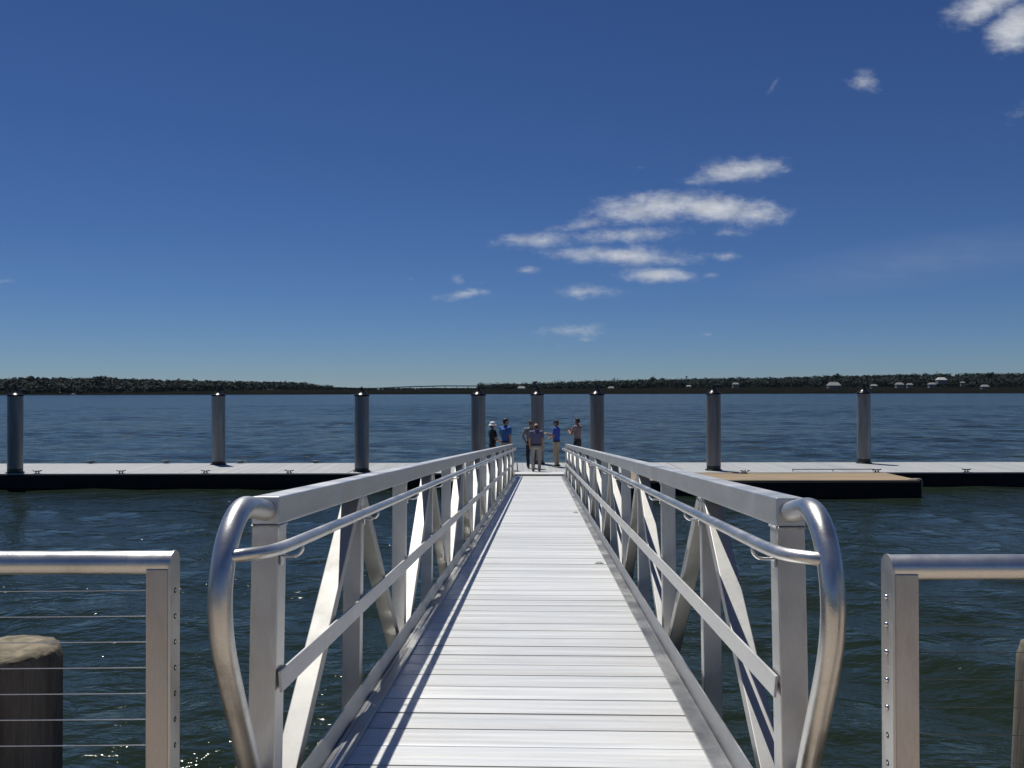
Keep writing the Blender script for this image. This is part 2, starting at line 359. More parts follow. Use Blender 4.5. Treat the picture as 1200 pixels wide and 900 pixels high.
# ------------------------------------------------------------------ water
def build_water():
    rad = np.concatenate([np.linspace(.3, 6, 24)[:-1], 6 * np.exp(np.linspace(0, math.log(30 / 6), 150))[:-1], np.linspace(30, 230, 450)[:-1], 230 * np.exp(np.linspace(0, math.log(14000 / 230), 190))])
    th = np.concatenate([np.linspace(-180, -50, 40)[:-1], np.linspace(-50, 50, 520)[:-1], np.linspace(50, 180, 40)[:-1]])
    nr, nt = len(rad), len(th)
    rr, tt = np.meshgrid(rad, np.radians(th), indexing='ij')
    X = rr * np.sin(tt); Y = rr * np.cos(tt)
    dr = np.gradient(rad)[:, None]; dth = np.radians(100 / 520) * rr
    front = (np.abs(tt) < R(49)).astype(float)
    Z = np.zeros_like(X)
    nw = 64
    for k in range(nw):
        lam = .45 * (9.0 / .45) ** (k / (nw - 1)) * rng.uniform(.85, 1.15)
        a = R(78) + rng.normal(0, R(30))
        kx, ky = math.cos(a) * 2 * math.pi / lam, math.sin(a) * 2 * math.pi / lam
        slope = .025 if lam < 4 else .009
        amp = slope * lam / (2 * math.pi)
        need = np.abs(math.sin(a)) * dr + np.abs(math.cos(a)) * dth
        w = np.clip(lam / (3.0 * need) - 1, 0, 1) * front
        ph = kx * X + ky * Y + rng.uniform(0, 6.28)
        Z += amp * w * (np.sin(ph) + .25 * np.cos(2 * ph))
    # gusts: patches of calmer and rougher water
    g = .75 + .35 * np.sin(X * .11 + 1.3 * np.sin(Y * .07)) * np.sin(Y * .13 + .9 * np.sin(X * .06))
    Z *= g
    me = bpy.data.meshes.new('water')
    co_ = np.stack([X, Y, Z], -1).reshape(-1, 3)
    co_ = np.vstack([co_, [[0, 0, 0]]])
    i = np.arange(nr - 1)[:, None]; j = np.arange(nt)[None, :]; j2 = (j + 1) % nt
    q = np.stack(np.broadcast_arrays(i * nt + j, i * nt + j2, (i + 1) * nt + j2, (i + 1) * nt + j), -1).reshape(-1, 4)[:, ::-1]
    c = nr * nt
    tri = [(c, (k + 1) % nt, k) for k in range(nt)]
    nq, ntri = len(q), len(tri); loops = np.concatenate([q.ravel(), np.array(tri).ravel()]).astype(np.int32)
    me.vertices.add(len(co_)); me.vertices.foreach_set('co', co_.astype(np.float32).ravel())
    me.loops.add(len(loops)); me.loops.foreach_set('vertex_index', loops)
    me.polygons.add(nq + ntri); me.polygons.foreach_set('loop_start', np.concatenate([np.arange(nq) * 4, nq * 4 + np.arange(ntri) * 3]).astype(np.int32))
    me.polygons.foreach_set('use_smooth', np.ones(nq + ntri, dtype=bool)); me.update(calc_edges=True); me.validate()
    m = bpy.data.materials.new('estuary_water'); m.use_nodes = True
    w = N(m.node_tree); p = w.n['Principled BSDF']
    p.inputs['Base Color'].default_value = (.0120, .0190, .0125, 1); p.inputs['Specular IOR Level'].default_value = .22; p.inputs['IOR'].default_value = 1.333
    tc = w.add('ShaderNodeTexCoord')
    # waves too small for the mesh spread the reflection: roughness grows as the mesh gets coarser
    ln = w.add('ShaderNodeVectorMath', operation='LENGTH'); w.link(tc.outputs['Object'], ln.inputs[0])
    lr = w.add('ShaderNodeMath', operation='LOGARITHM'); lr.inputs[1].default_value = 10; w.link(ln.outputs['Value'], lr.inputs[0])
    rm = w.add('ShaderNodeMapRange'); rm.inputs['From Min'].default_value = 1.2; rm.inputs['From Max'].default_value = 2.5
    rm.inputs['To Min'].default_value = .06; rm.inputs['To Max'].default_value = .16; w.link(lr.outputs[0], rm.inputs['Value']); w.link(rm.outputs[0], p.inputs['Roughness'])
    def nz(scale, st, det, rot):
        mp = w.add('ShaderNodeMapping'); mp.inputs['Scale'].default_value = st; mp.inputs['Rotation'].default_value = (0, 0, R(rot)); w.link(tc.outputs['Object'], mp.inputs['Vector'])
        n = w.add('ShaderNodeTexNoise'); n.inputs['Scale'].default_value = scale; n.inputs['Detail'].default_value = det; n.inputs['Roughness'].default_value = .55
        w.link(mp.outputs[0], n.inputs['Vector']); return n.outputs['Fac']
    a = nz(2.2, (.55, 1, 1), 4, 8); b = nz(9, (.6, 1, 1), 3, -14); d = nz(.55, (.8, 1, 1), 4, 4); e = nz(.16, (.9, 1, 1), 6, -5)
    bm1 = w.add('ShaderNodeBump'); bm1.inputs['Strength'].default_value = 1; bm1.inputs['Distance'].default_value = .12; w.link(a, bm1.inputs['Height'])
    bm2 = w.add('ShaderNodeBump'); bm2.inputs['Strength'].default_value = 1; bm2.inputs['Distance'].default_value = .022; w.link(b, bm2.inputs['Height']); w.link(bm1.outputs[0], bm2.inputs['Normal'])
    bm3 = w.add('ShaderNodeBump'); bm3.inputs['Strength'].default_value = 1; bm3.inputs['Distance'].default_value = .45; w.link(d, bm3.inputs['Height']); w.link(bm2.outputs[0], bm3.inputs['Normal'])
    far = w.add('ShaderNodeMapRange'); far.inputs['From Min'].default_value = 1.25; far.inputs['From Max'].default_value = 1.9; far.inputs['To Min'].default_value = .3; w.link(lr.outputs[0], far.inputs['Value'])
    w.link(far.outputs[0], bm3.inputs['Strength']); bm4 = w.add('ShaderNodeBump'); w.link(far.outputs[0], bm4.inputs['Strength']); bm4.inputs['Distance'].default_value = 1.1; w.link(e, bm4.inputs['Height']); w.link(bm3.outputs[0], bm4.inputs['Normal'])
    w.link(bm4.outputs[0], p.inputs['Normal'])
    me.materials.append(m)
    tag(link('water', me), kind='structure')
build_water()
sb = MB(); sb.box((-9000, -9000, -9), (9000, 14000, -8)); sb.f = sb.f; tag(sb.obj('riverbed', M['marsh']), kind='structure')

# ------------------------------------------------------------------ far shore
PX = np.arange(-260, 1461, 20)
TOPX = [-260, -120, 0, 25, 60, 100, 120, 150, 180, 220, 260, 290, 310, 340, 355, 372, 385, 440, 563, 577, 600, 625, 650, 680, 720, 760, 800, 850, 900, 950, 980, 1020, 1050, 1100, 1150, 1200, 1320, 1460]
TOPY = [441, 441, 443, 442, 442.6, 442, 441.8, 443.6, 444.6, 445, 446, 446.5, 447, 447.3, 449.2, 452.6, 453.4, 455.0, 454.9, 451.0, 449.7, 449.7, 448.6, 447.5, 446, 444.6, 443.5, 443, 442, 441.3, 439.8, 439.5, 438.6, 438, 437.5, 437, 437, 438]
BASX = [-260, 0, 100, 150, 200, 300, 380, 440, 560, 620, 700, 800, 900, 1000, 1100, 1200, 1460]
BASY = [461.6, 461.6, 461.4, 460.2, 459, 457, 456.6, 456.6, 456.4, 455.8, 455.4, 454.6, 454, 453.8, 453.6, 454, 454]
D0 = 1000.0
def shore_d(px): return D0 * (1 + .012 * math.sin(px * .013) + .006 * math.sin(px * .05))
def tree_d(px):  return np.interp(px, [-260, 100, 300, 440, 560, 700, 1460], [1030, 1035, 1150, 1700, 1700, 1350, 1300])
def zpix(px, py, d): return ZC - (py - yh(px)) / 1000 * d
def land():
    v = []; f = []; nx = len(PX)
    for px in PX:
        s = shore_d(px); td = max(tree_d(px), s + 20); tx = (px - 600) / 1000
        zb = zpix(px, np.interp(px, BASX, BASY), td); zt = zpix(px, np.interp(px, TOPX, TOPY), td + 150) - 13
        zt = max(zt, zb)
        for dd, z in ((s - 8, -9), (s, -.2), (s + 2, .7), ((s + td) / 2, .7 + (zb - .7) * .5), (td, zb), (td + 150, zt), (td + 900, zt - 1), (9000, -2)):
            v.append((tx * dd, dd, z))
    for i in range(nx - 1):
        for k in range(7):
            f.append((i * 8 + k, (i + 1) * 8 + k, (i + 1) * 8 + k + 1, i * 8 + k + 1))
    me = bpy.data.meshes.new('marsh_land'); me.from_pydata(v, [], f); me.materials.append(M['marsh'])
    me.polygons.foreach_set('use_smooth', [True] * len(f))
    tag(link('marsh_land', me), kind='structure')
land()

def crown_quads(c, rx, rz, n, s0):
    """n leaf clumps through the volume of one crown; returns (n*4,3)"""
    u = rng.normal(size=(n, 3)); u /= np.linalg.norm(u, axis=1)[:, None]
    r = rng.uniform(.45, 1.0, (n, 1)) ** .6
    lump = 1 + .28 * np.sin(u[:, :1] * 4 + rng.uniform(0, 6)) * np.cos(u[:, 2:3] * 5 + rng.uniform(0, 6))
    p = u * r * lump * np.array([rx, rx, rz]) + c
    nrm = u + rng.normal(0, .55, (n, 3)); nrm /= np.linalg.norm(nrm, axis=1)[:, None]
    a = np.cross(nrm, rng.normal(size=(n, 3))); a /= np.linalg.norm(a, axis=1)[:, None]
    b = np.cross(nrm, a); s = s0 * rng.uniform(.6, 1.25, (n, 1))
    return np.stack([p - a * s - b * s * .7, p + a * s - b * s * .8, p + a * s * .8 + b * s, p - a * s * .9 + b * s * .7], 1).reshape(-1, 3)
def wood(name, label, p0, p1, count, hmin, hmax, depth):
    V = []; mi = []
    for _ in range(count):
        px = rng.uniform(p0, p1); f = rng.uniform(0, 1) if rng.uniform() < .7 else rng.uniform(.85, 1.0); td = tree_d(px) + f * depth
        top = zpix(px, np.interp(px, TOPX, TOPY) + rng.normal(.2, .7) * (1 if (px < 385 or px > 575) else .3), td)
        base = zpix(px, np.interp(px, BASX, BASY), tree_d(px))
        ht = rng.uniform(hmin, hmax)
        low = base + ht * rng.uniform(.75, 1)
        ztop = low + f * (top - low)
        ztop = max(ztop, base + 3)
        rz = ht * .5; rx = ht * rng.uniform(.42, .85)
        c = np.array([(px - 600) / 1000 * td, td, ztop - rz])
        q = crown_quads(c, rx, rz, 84, .95)
        V.append(q); mi += [int(rng.integers(0, 3))] * 84
    V = np.vstack(V); n = len(V) // 4
    me = bpy.data.meshes.new(name); me.from_pydata(V.tolist(), [], np.arange(n * 4).reshape(-1, 4).tolist())
    for k in range(3): me.materials.append(M['leaf%d' % k])
    me.polygons.foreach_set('material_index', mi)
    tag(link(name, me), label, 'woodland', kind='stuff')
wood('woodland', 'dark green woodland growing down to the water on the left shore', -260, 388, 1500, 5, 14, 170)
wood('woodland', 'low hazy line of trees beyond the marsh under the distant bridge', 385, 575, 260, 2.5, 4, 160)
wood('woodland', 'long dark green woodland behind the marsh and houses on the right shore', 562, 1460, 2500, 6, 17, 170)

# individual trees standing above the woods
def tree(px, ytop, d, ht, rx, label):
    b = at(px, ytop, d); root = empty('tree', (b.x, b.y, b.z - ht))
    tag(root, label, 'tree', 'taller trees above the far wood')
    t = MB(); t.tube([(0, 0, 0), (.1, 0, ht * .5), (0, 0, ht * .85)], [.5, .3, .12], 8); t.obj('trunk', M['bark'], root)
    q = crown_quads(np.array([0, 0, ht * .68]), rx, ht * .34, 260, ht * .06)
    me = bpy.data.meshes.new('crown'); me.from_pydata(q.tolist(), [], np.arange(len(q)).reshape(-1, 4).tolist()); me.materials.append(M['leaf0'])
    link('crown', me, root)
tree(765, 442.2, 1420, 17, 7, 'bushy tree standing highest above the far wood under the thin mast')
tree(118, 440.4, 1180, 16, 8, 'round tree crown rising highest above the left wood, behind the dark boats')
tree(36, 440.6, 1160, 15, 6, 'broad tree crown standing above the left wood near the leftmost pile')
tree(980, 438.2, 1430, 17, 7, 'tall round tree above the pale low house left of the farthest right pile')
tree(1160, 436.2, 1450, 17, 8, 'tall broad tree above the far wood right of the house with a big white roof')

def house(px, ybase, w, hh, d, label, wall='house', roof='roof_pale', gable=True, cat='house'):
    b = at(px, ybase, d); root = empty('house', (b.x, b.y, b.z))
    tag(root, label, cat, 'houses on the far right shore')
    dp = w * .6
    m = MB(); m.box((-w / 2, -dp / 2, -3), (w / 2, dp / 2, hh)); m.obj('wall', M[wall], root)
    rh = w * .28 if gable else w * .12; e = .5
    m = MB()
    m._add([(-w / 2 - e, -dp / 2 - e, hh + .02), (w / 2 + e, -dp / 2 - e, hh + .02), (w / 2 + e, dp / 2 + e, hh + .02), (-w / 2 - e, dp / 2 + e, hh + .02), (-w / 2 + (0 if not gable else w * .15), 0, hh + rh), (w / 2 - (0 if not gable else w * .15), 0, hh + rh)],
           [(0, 1, 5, 4), (2, 3, 4, 5), (1, 2, 5), (3, 0, 4), (3, 2, 1, 0)])
    m.obj('roof', M[roof], root)
    for k in (-.3, 0, .3):
        m = MB(); m.box((w * k - .7, -dp / 2 - .06, hh * .3), (w * k + .7, -dp / 2 + .05, hh * .75)); m.obj('window', M['glass'], root)
house(977, 453.8, 18, 2.6, 1270, 'long low white house on the far shore left of the farthest right pile')
house(1024, 454.6, 9, 3, 1240, 'small white house on the far shore just right of the farthest right pile')
house(1054, 453.0, 11, 3, 1280, 'low tan house beyond the marsh, right of the farthest right pile', 'house_tan', 'roof_grey')
house(1066, 453.2, 8, 3, 1270, 'small pale house beside the low tan house beyond the marsh', 'house', 'roof_grey')
house(1092, 453.2, 10, 3.5, 1270, 'white house below the big white roof among the far trees')
house(1103, 447.5, 14, 3.0, 1310, 'house with a big bright white roof standing high among the far trees', 'house', 'roof_bright')
house(1154, 455.6, 10, 3, 1200, 'rightmost white house at the marsh edge on the far shore')
house(1128, 450.4, 6, 2.5, 1310, 'tiny pale cottage in the trees left of the rightmost white house', 'house', 'roof_grey')
house(807, 454.8, 7, 2.6, 1320, 'white gabled cottage on the far shore below the slim water tower')
house(862, 452.6, 9, 3, 1300, 'tan house half hidden in the far trees right of the pile behind the wooden float', 'house_tan', 'roof_grey')
house(716, 456.0, 9, 1.6, 1330, 'low tan house on the far shore right of the pile beside the plaid shirt', 'house_tan', 'roof_grey')
house(611, 456.0, 12, 1.3, 1340, 'low white house on the far shore just left of the middle pile', 'house', 'roof_grey')

def water_tower(px, ytop, d, ht, r, label):
    b = at(px, ytop, d); root = empty('water_tower', (b.x, b.y, b.z - ht)); tag(root, label, 'water tower', 'towers on the far shore')
    m = MB(); m.tube([(0, 0, -6), (0, 0, ht - r * .8)], r * .3, 10); m.obj('stem', M['tower'], root)
    m = MB(); m.lathe([(r * .3, ht - r * 1.4), (r * .9, ht - r * .9), (r, ht - r * .5), (r * .7, ht - r * .1), (.1, ht)], 16); m.obj('tank', M['tower'], root)
water_tower(627, 446.2, 1500, 20, 4.2, 'small mushroom shaped water tower above the trees behind the middle pile')
water_tower(804.5, 440.6, 1450, 18, 2.0, 'slim dark water tower above the far wood left of the pile by the float')
b = at(766, 439.5, 1450); root = empty('radio_mast', (b.x, b.y, b.z - 22)); tag(root, 'thin radio mast above the bushy tree on the far shore', 'mast')
m = MB(); m.tube([(0, 0, -4), (0, 0, 22)], [.5, .25], 6); m.obj('pole', M['tower'], root)
m = MB(); m.tube([(-1.5, 0, 19), (1.5, 0, 19)], .25, 6); m.obj('crossbar', M['tower'], root)

def boat(px, py, d, L, label, matn):
    b = at(px, py, d); root = empty('boat', (b.x, b.y, 0)); tag(root, label, 'boat', 'boats under the left shore')
    m = MB(); w = L * .16; hh = L * .13
    ring = [(-L / 2, -w), (L * .2, -w), (L / 2, 0), (L * .2, w), (-L / 2, w)]
    vs = [(x * .92, y * .7, -.2) for x, y in ring] + [(x, y, hh) for x, y in ring]
    m._add(vs, [(4, 3, 2, 1, 0), (5, 6, 7, 8, 9)] + [(i, (i + 1) % 5, 5 + (i + 1) % 5, 5 + i) for i in range(5)]); m.obj('hull', M[matn], root)
    m = MB(); m.box((-L * .2, -w * .6, hh + .01), (L * .1, w * .6, hh + L * .14), bev=.1); m.obj('cabin', M[matn], root)
boat(86, 462.5, 965, 7, 'pale little boat moored under the trees on the left shore', 'hull')
boat(75, 462.5, 970, 6, 'dark little boat beside the pale boat under the left shore', 'tower')

# distant bridge
def bridge():
    d = 4200
    root = empty('bridge', ((500 - 600) / 1000 * d, d, 0)); tag(root, 'long low hazy blue road bridge on piers far up the river', 'bridge')
    xs = np.linspace(380, 640, 53); ys = np.interp(xs, [380, 440, 480, 520, 560, 600, 640], [456.0, 454.4, 452.6, 451.6, 451.8, 453.0, 455])
    m = MB(); P = [at(x, y, d) - root.location for x, y in zip(xs, ys)]
    for a, b in zip(P[:-1], P[1:]):
        vs = [(a.x, -6, a.z), (a.x, 6, a.z), (a.x, 6, a.z - 5), (a.x, -6, a.z - 5), (b.x, -6, b.z), (b.x, 6, b.z), (b.x, 6, b.z - 5), (b.x, -6, b.z - 5)]
        m._add(vs, [(0, 4, 5, 1), (1, 5, 6, 2), (2, 6, 7, 3), (3, 7, 4, 0)])
    m.obj('road_deck', M['bridge'], root)
    for x in np.arange(400, 625, 13.5):
        y = np.interp(x, xs, ys); p = at(x, y, d) - root.location
        m = MB(); m.box((p.x - 1.6, -4, -8), (p.x + 1.6, 4, p.z - 6.4)); m.box((p.x - 2.5, -5.5, p.z - 6.4), (p.x + 2.5, 5.5, p.z - 5.05)); m.obj('pier', M['bridge'], root)
bridge()
# far low bank behind the bridge
def bank():
    v = []; f = []; xs = np.arange(300, 720, 10)
    for i, px in enumerate(xs):
        d = 6200; z = zpix(px, 456.3 + .35 * math.sin(px * .21) + .2 * math.sin(px * .67), d)
        v += [((px - 600) / 1000 * d, d, -2), ((px - 600) / 1000 * d, d + 30, max(1, z)), ((px - 600) / 1000 * (d + 400), d + 400, max(1, z))]
    for i in range(len(xs) - 1):
        for k in (0, 1): f.append((i * 3 + k, i * 3 + 3 + k, i * 3 + 4 + k, i * 3 + 1 + k))
    me = bpy.data.meshes.new('far_land'); me.from_pydata(v, [], f); me.materials.append(M['leaf0']); tag(link('far_land', me), kind='structure')
bank()

# ------------------------------------------------------------------ floating dock, float, cleats, piles
def boards_along_y(m, x0, x1, y0, y1, z0, z1, w, gap, mi=0):
    n = int(round((x1 - x0) / w)); w = (x1 - x0) / n
    for i in range(n):
        m.box((x0 + i * w + gap / 2, y0, z0 + random.uniform(-.002, 0)), (x0 + (i + 1) * w - gap / 2, y1, z1 + random.uniform(-.002, .0015)), mi)
DN, DF = 30.5, 34.85
dock = empty('floating_dock', (0, DN, 0)); tag(dock, 'long grey floating dock lying across the water with a black side', 'dock')
m = MB()
for k in range(10): boards_along_y(m, -30.3 + k * 6.1 + .015, -30.3 + (k + 1) * 6.1 - .015, .12, DF - DN - .12, DECK - .04, DECK, .205, .008)
m.obj('deck', M['dock_deck'], dock)
m = MB()
for (y0, y1) in ((0, .11), (DF - DN - .11, DF - DN)): m.box((-30, y0, DECK - .16), (30, y1, DECK + .006), bev=.01)
m.obj('edge_beam', M['dock_deck'], dock)
m = MB(); m.box((-30, .02, -.35), (30, DF - DN - .02, DECK - .165)); m.obj('float_hull', M['black'], dock)
m = MB()
for y in (-.05,): m.box((-30, y, .02), (30, 0, DECK - .03), bev=.012)
m.obj('rubber_fender', M['black'], dock)

FX0, FX1, FN, FF = -2.3, 13.3, 27.9, 30.43
fl = empty('wooden_float', (FX0, FN, 0)); tag(fl, 'tan wooden landing float with a black hull alongside the grey dock', 'float')
m = MB(); W = FX1 - FX0; n = 18; bw = (FF - FN - .1) / n
for i in range(n): m.box((.0, .05 + i * bw + .004, DECK - .045 + random.uniform(-.002, .002)), (W, .05 + (i + 1) * bw - .004, DECK - .004 + random.uniform(-.002, .001)))
m.obj('deck', M['wood_deck'], fl)
m = MB(); m.box((-.03, 0, DECK - .15), (W + .03, .045, DECK - .002), bev=.006); m.box((-.03, FF - FN - .045, DECK - .15), (W + .03, FF - FN, DECK - .002), bev=.006); m.obj('edge_board', M['wood_deck'], fl)
m = MB(); m.box((.02, .06, -.4), (W - .02, FF - FN - .06, DECK - .05)); m.box((-.05, -.05, -.05), (W + .05, -.002, DECK - .06), bev=.01); m.obj('float_hull', M['black'], fl)

# horn cleats
def make_cleat():
    root = empty('dock_cleat')
    m = MB(); m.box((-.11, -.04, 0), (.11, .04, .015), bev=.004); m.obj('base', M['cleat'], root)
    for s in (-1, 1):
        m = MB(); m.tube([(s * .06, 0, .012), (s * .05, 0, .09)], [.028, .022], 10); m.obj('neck', M['cleat'], root)
    m = MB(); m.tube(smooth_path([(-.2, 0, .125), (-.1, 0, .1), (0, 0, .097), (.1, 0, .1), (.2, 0, .125)], 4), [.012] + [.024] * 15 + [.012], 10); m.obj('horn', M['cleat'], root)
    return root
proto = make_cleat(); first = True
near = [(-54, 'off'), (44, ''), (142, ''), (241, ''), (339, ''), (1027, ''), (1132, '')]
NEARL = {-54: None, 44: 'black cleat on the near dock edge just right of the leftmost pile', 142: 'black cleat on the near dock edge about midway between the two leftmost piles',
         241: 'black cleat on the near dock edge just left of the second pile from the left', 339: 'black cleat on the near dock edge midway between second and third piles from the left',
         1027: 'black cleat on the near dock edge at the right end of the grey pipe rail', 1132: 'black cleat on the near dock edge well right of the wooden float'}
FARL = {107: 'black cleat on the far dock edge nearest the leftmost pile', 195: 'black cleat on the far dock edge left of the second pile from the left',
        282: 'black cleat on the far dock edge just right of the second pile from the left', 370: 'black cleat on the far dock edge left of the third pile from the left'}
spots = [((px - 600) / 1000 * (DN + .06), DN + .06, DECK + .008, l) for px, l in NEARL.items() if l]
spots += [((px - 600) / 1000 * (DF - .06), DF - .06, DECK + .008, l) for px, l in FARL.items()]
spots += [((873 - 600) / 1000 * 30.15, 30.2, DECK, 'cleat on the tan wooden float with white rope, just right of the nearest right pile')]
for i, (x, y, z, l) in enumerate(spots):
    o = proto if i == 0 else copy_tree(proto)
    o.location = (x, y, z); o.scale = (.85, .85, .85); tag(o, l, 'cleat', 'cleats along the floating dock')
x, y = spots[-1][:2]
m = MB(); m.tube(smooth_path([(x - .55, y + .25, DECK + .015), (x - .3, y + .1, DECK + .02), (x - .08, y - .02, DECK + .03), (x - .03, y - .05, DECK + .12), (x + .05, y + .05, DECK + .125), (x + .03, y - .07, DECK + .07), (x - .08, y + .02, DECK + .05), (x - .2, y - .06, DECK + .02)], 6), .014, 8)
tag(m.obj('mooring_rope', M['rope']), 'short white rope looped round the cleat on the wooden float', 'rope')
m = MB(); m.tube(smooth_path([(FX1 - .25, FN + .2, DECK + .01), (FX1 + .06, FN + .2, DECK + .014), (FX1 + .22, FN + .28, DECK - .05), (FX1 + .27, FN + .4, DECK - .25), (FX1 + .2, FN + .5, -.1)], 6), .016, 8)
tag(m.obj('mooring_rope', M['rope']), 'pale rope end hanging off the right corner of the wooden float', 'rope')
# low pipe rail along the dock edge beside the float
r0, r1 = (928 - 600) / 1000 * 31.0, (1022 - 600) / 1000 * 31.0
pr = empty('pipe_rail', (r0, 30.95, DECK)); tag(pr, 'low grey pipe rail along the near dock edge behind the wooden float', 'rail')
m = MB(); m.tube([(-.02, 0, .075), (r1 - r0 + .02, 0, .075)], .022, 10); m.obj('pipe', M['hose'], pr)
for x in (0, (r1 - r0) / 2, r1 - r0):
    m = MB(); m.tube([(x, 0, .002), (x, 0, .07)], .02, 8); m.obj('leg', M['hose'], pr)

PILES = [(18, 30.85, 463, 'leftmost steel pile with a black cone cap on the near dock edge'),
         (256, 34.3, 463, 'steel pile on the far dock edge, second from the left'),
         (424, 31.2, 463, 'steel pile on the near dock edge, third from the left, left of the gangway'),
         (560.5, 31.05, 462.3, 'dark pile just left of the man in the white hat'),
         (629.5, 34.4, 462, 'pile rising behind the two men in the middle of the dock'),
         (699.5, 31.05, 461.8, 'dark pile just right of the man in the plaid shirt'),
         (836, 31.45, 461, 'pile on the near dock edge behind the left end of the tan wooden float'),
         (1012, 34.4, 460.2, 'rightmost pile, paler grey, on the far dock edge')]
PR = .26
def make_pile():
    root = empty('dock_pile')
    m = MB(); m.lathe([(PR, .25), (PR, 2.0), (PR, 2.9)], 40); m.obj('shaft', M['pile'], root)
    m = MB(); m.lathe([(PR * .985, -4.0), (PR * .985, .27)], 32); m.obj('wet_foot', M['pile_low'], root)
    m = MB(); m.lathe([(PR + .018, 2.86), (PR + .024, 2.9), (PR * .98, 2.92), (PR * .76, 2.955), (PR * .48, 3.02), (PR * .28, 3.10), (PR * .14, 3.17), (.02, 3.21)], 32); m.obj('cone_cap', M['cone'], root)
    m = MB(); m.lathe([(PR + .05, DECK + .004), (PR + .05, DECK + .035), (PR + .008, DECK + .035), (PR + .008, DECK + .004)], 32); m.obj('pile_guide', M['cleat'], root)
    return root
proto = make_pile()
for i, (px, d, ytop, l) in enumerate(PILES):
    o = proto if i == 0 else copy_tree(proto)
    zt = zpix(px, ytop, d)
    o.location = ((px - 600) / 1000 * d, d, zt - 2.9); o.rotation_euler = (0, 0, i * .7)
    tag(o, l, 'pile', 'steel piles along the floating dock')
    for ch in o.children:
        if ch.name.startswith('pile_guide'): ch.location.z = 2.9 - zt

# ------------------------------------------------------------------ gangway
GD = 2.95; SL = .0545; GL = 26.1; NB = 18; BAY = GL / NB
gw = empty('gangway', (-.056 + .034 * GD, GD, 2.149 - SL * GD), (-math.atan(SL), 0, -math.atan(.034)))
tag(gw, 'long sloping aluminium gangway with truss sides leading down to the floating dock', 'gangway')
XI, XO = .875, .975
ZT0, ZT1 = .99, 1.09
# decking planks
m = MB(); pw = .2175; n = int(GL / pw)
for i in range(n):
    y0 = i * GL / n; y1 = (i + 1) * GL / n; dz = random.uniform(-.0015, .001)
    m.box((-.728, y0 + .006, -.045), (.728, y1 - .006, dz))
m.obj('deck', M['alu_deck'], gw)
for s in (-1, 1):
    # inner kerb strip, outer kerb plate with a raised lip
    m = MB()
    a, b = sorted((s * .726, s * .803)); m.box((a, 0, -.03), (b, GL, .013), bev=.003)
    a, b = sorted((s * .780, s * .785)); m.box((a, .0, .0135), (b, GL, .017))
    m.obj('kerb_strip', M['alu_kerb'], gw)
    m = MB(); sec = [(.806, -.06), (.806, .004), (.834, .074), (.840, .076), (.842, .072), (.815, .002), (.815, -.06)]
    ns = len(sec); V = [(s * x, 0, z) for x, z in sec] + [(s * x, GL, z) for x, z in sec]
    F = [tuple(range(ns)), tuple(range(2 * ns - 1, ns - 1, -1))] + [(i, i + ns, (i + 1) % ns + ns, (i + 1) % ns) for i in range(ns)]
    m._add(V, [tuple(reversed(f)) for f in F] if s < 0 else F); m.obj('kerb_plate', M['alu_kerb'], gw)
    # chords
    a, b = sorted((s * XI, s * XO))
    m = MB()
    cuts = [0, 4 * BAY + .06, 10 * BAY, GL]
    for y0, y1 in zip(cuts[:-1], cuts[1:]): m.box((a, y0 + .0008, ZT0), (b, y1 - .0008, ZT1), bev=.005)
    m.obj('top_chord', M['alu_long'], gw)
    m = MB(); m.box((a, 0, -.30), (b, GL, -.20), bev=.005); m.obj('bottom_chord', M['alu_long'], gw)
    m = MB(); a2, b2 = sorted((s * (XI - .011), s * (XI - .001))); m.box((a2, .004, .405), (b2, GL - .01, .48), bev=.003, mtx=Matrix.Translation((s * (XI - .010), 0, .4425)) @ Matrix.Rotation(s * R(6), 4, 'Y') @ Matrix.Translation((-s * (XI - .004), 0, -.4425))); m.obj('mid_rail', M['alu_rail'], gw)
    # handrail pipe with its sweep into the end loop
    hp = smooth_path([(s * .92, -.392, .930), (s * .872, -.375, .935), (s * .822, -.315, .936), (s * .803, -.22, .936), (s * .797, -.1, .936)], 6) + [Vector((s * .797, y, .936)) for y in (2, 8, 16, GL - .2)] + [Vector((s * .80, GL - .12, .936)), Vector((s * .86, GL - .06, .936))]
    m = MB(); m.tube(hp, .021, 16); m.obj('handrail', M['alu_pipe'], gw)
    lp = smooth_path([(s * .925, .004, 1.04), (s * .925, -.07, 1.052), (s * .925, -.15, 1.064), (s * .925, -.23, 1.066), (s * .925, -.305, 1.035), (s * .925, -.37, .965), (s * .925, -.408, .865), (s * .925, -.41, .76), (s * .925, -.37, .63), (s * .925, -.265, .445), (s * .925, -.165, .28), (s * .925, -.02, .02), (s * .925, .01, -.04)], 8)
    m = MB(); m.tube(lp, .0368, 28); m.obj('rail_loop', M['alu_pipe'], gw)
# posts, diagonals, brackets: one of each, then copies
pm = MB(); pm.box((-.047, 0, -.198), (.047, .062, ZT0 - .001), bev=.004); 
def weld_ring(mb, x, y0, y1, z, mi=1, r=.0045):
    c = [(-x, y0), (x, y0), (x, y1), (-x, y1)]
    for (ax, ay), (bx, by) in zip(c, c[1:] + c[:1]):
        n = 9; mb.tube([(ax + (bx - ax) * t / n, ay + (by - ay) * t / n, z + random.uniform(-.001, .001)) for t in range(n + 1)], [r * random.uniform(.75, 1.25) for _ in range(n + 1)], 6, mi)
weld_ring(pm, .0475, -.0005, .0625, ZT0 - .004); post_me = pm.mesh('post', [M['alu'], M['weld']])
em = MB(); em.box((-.048, 0, -.198), (.048, .1, ZT0 - .001), bev=.005)
weld_ring(em, .0485, -.0005, .1005, ZT0 - .004)
end_me = em.mesh('end_post', [M['alu'], M['weld']])
dz = ZT0 + .198; dyy = BAY - .10
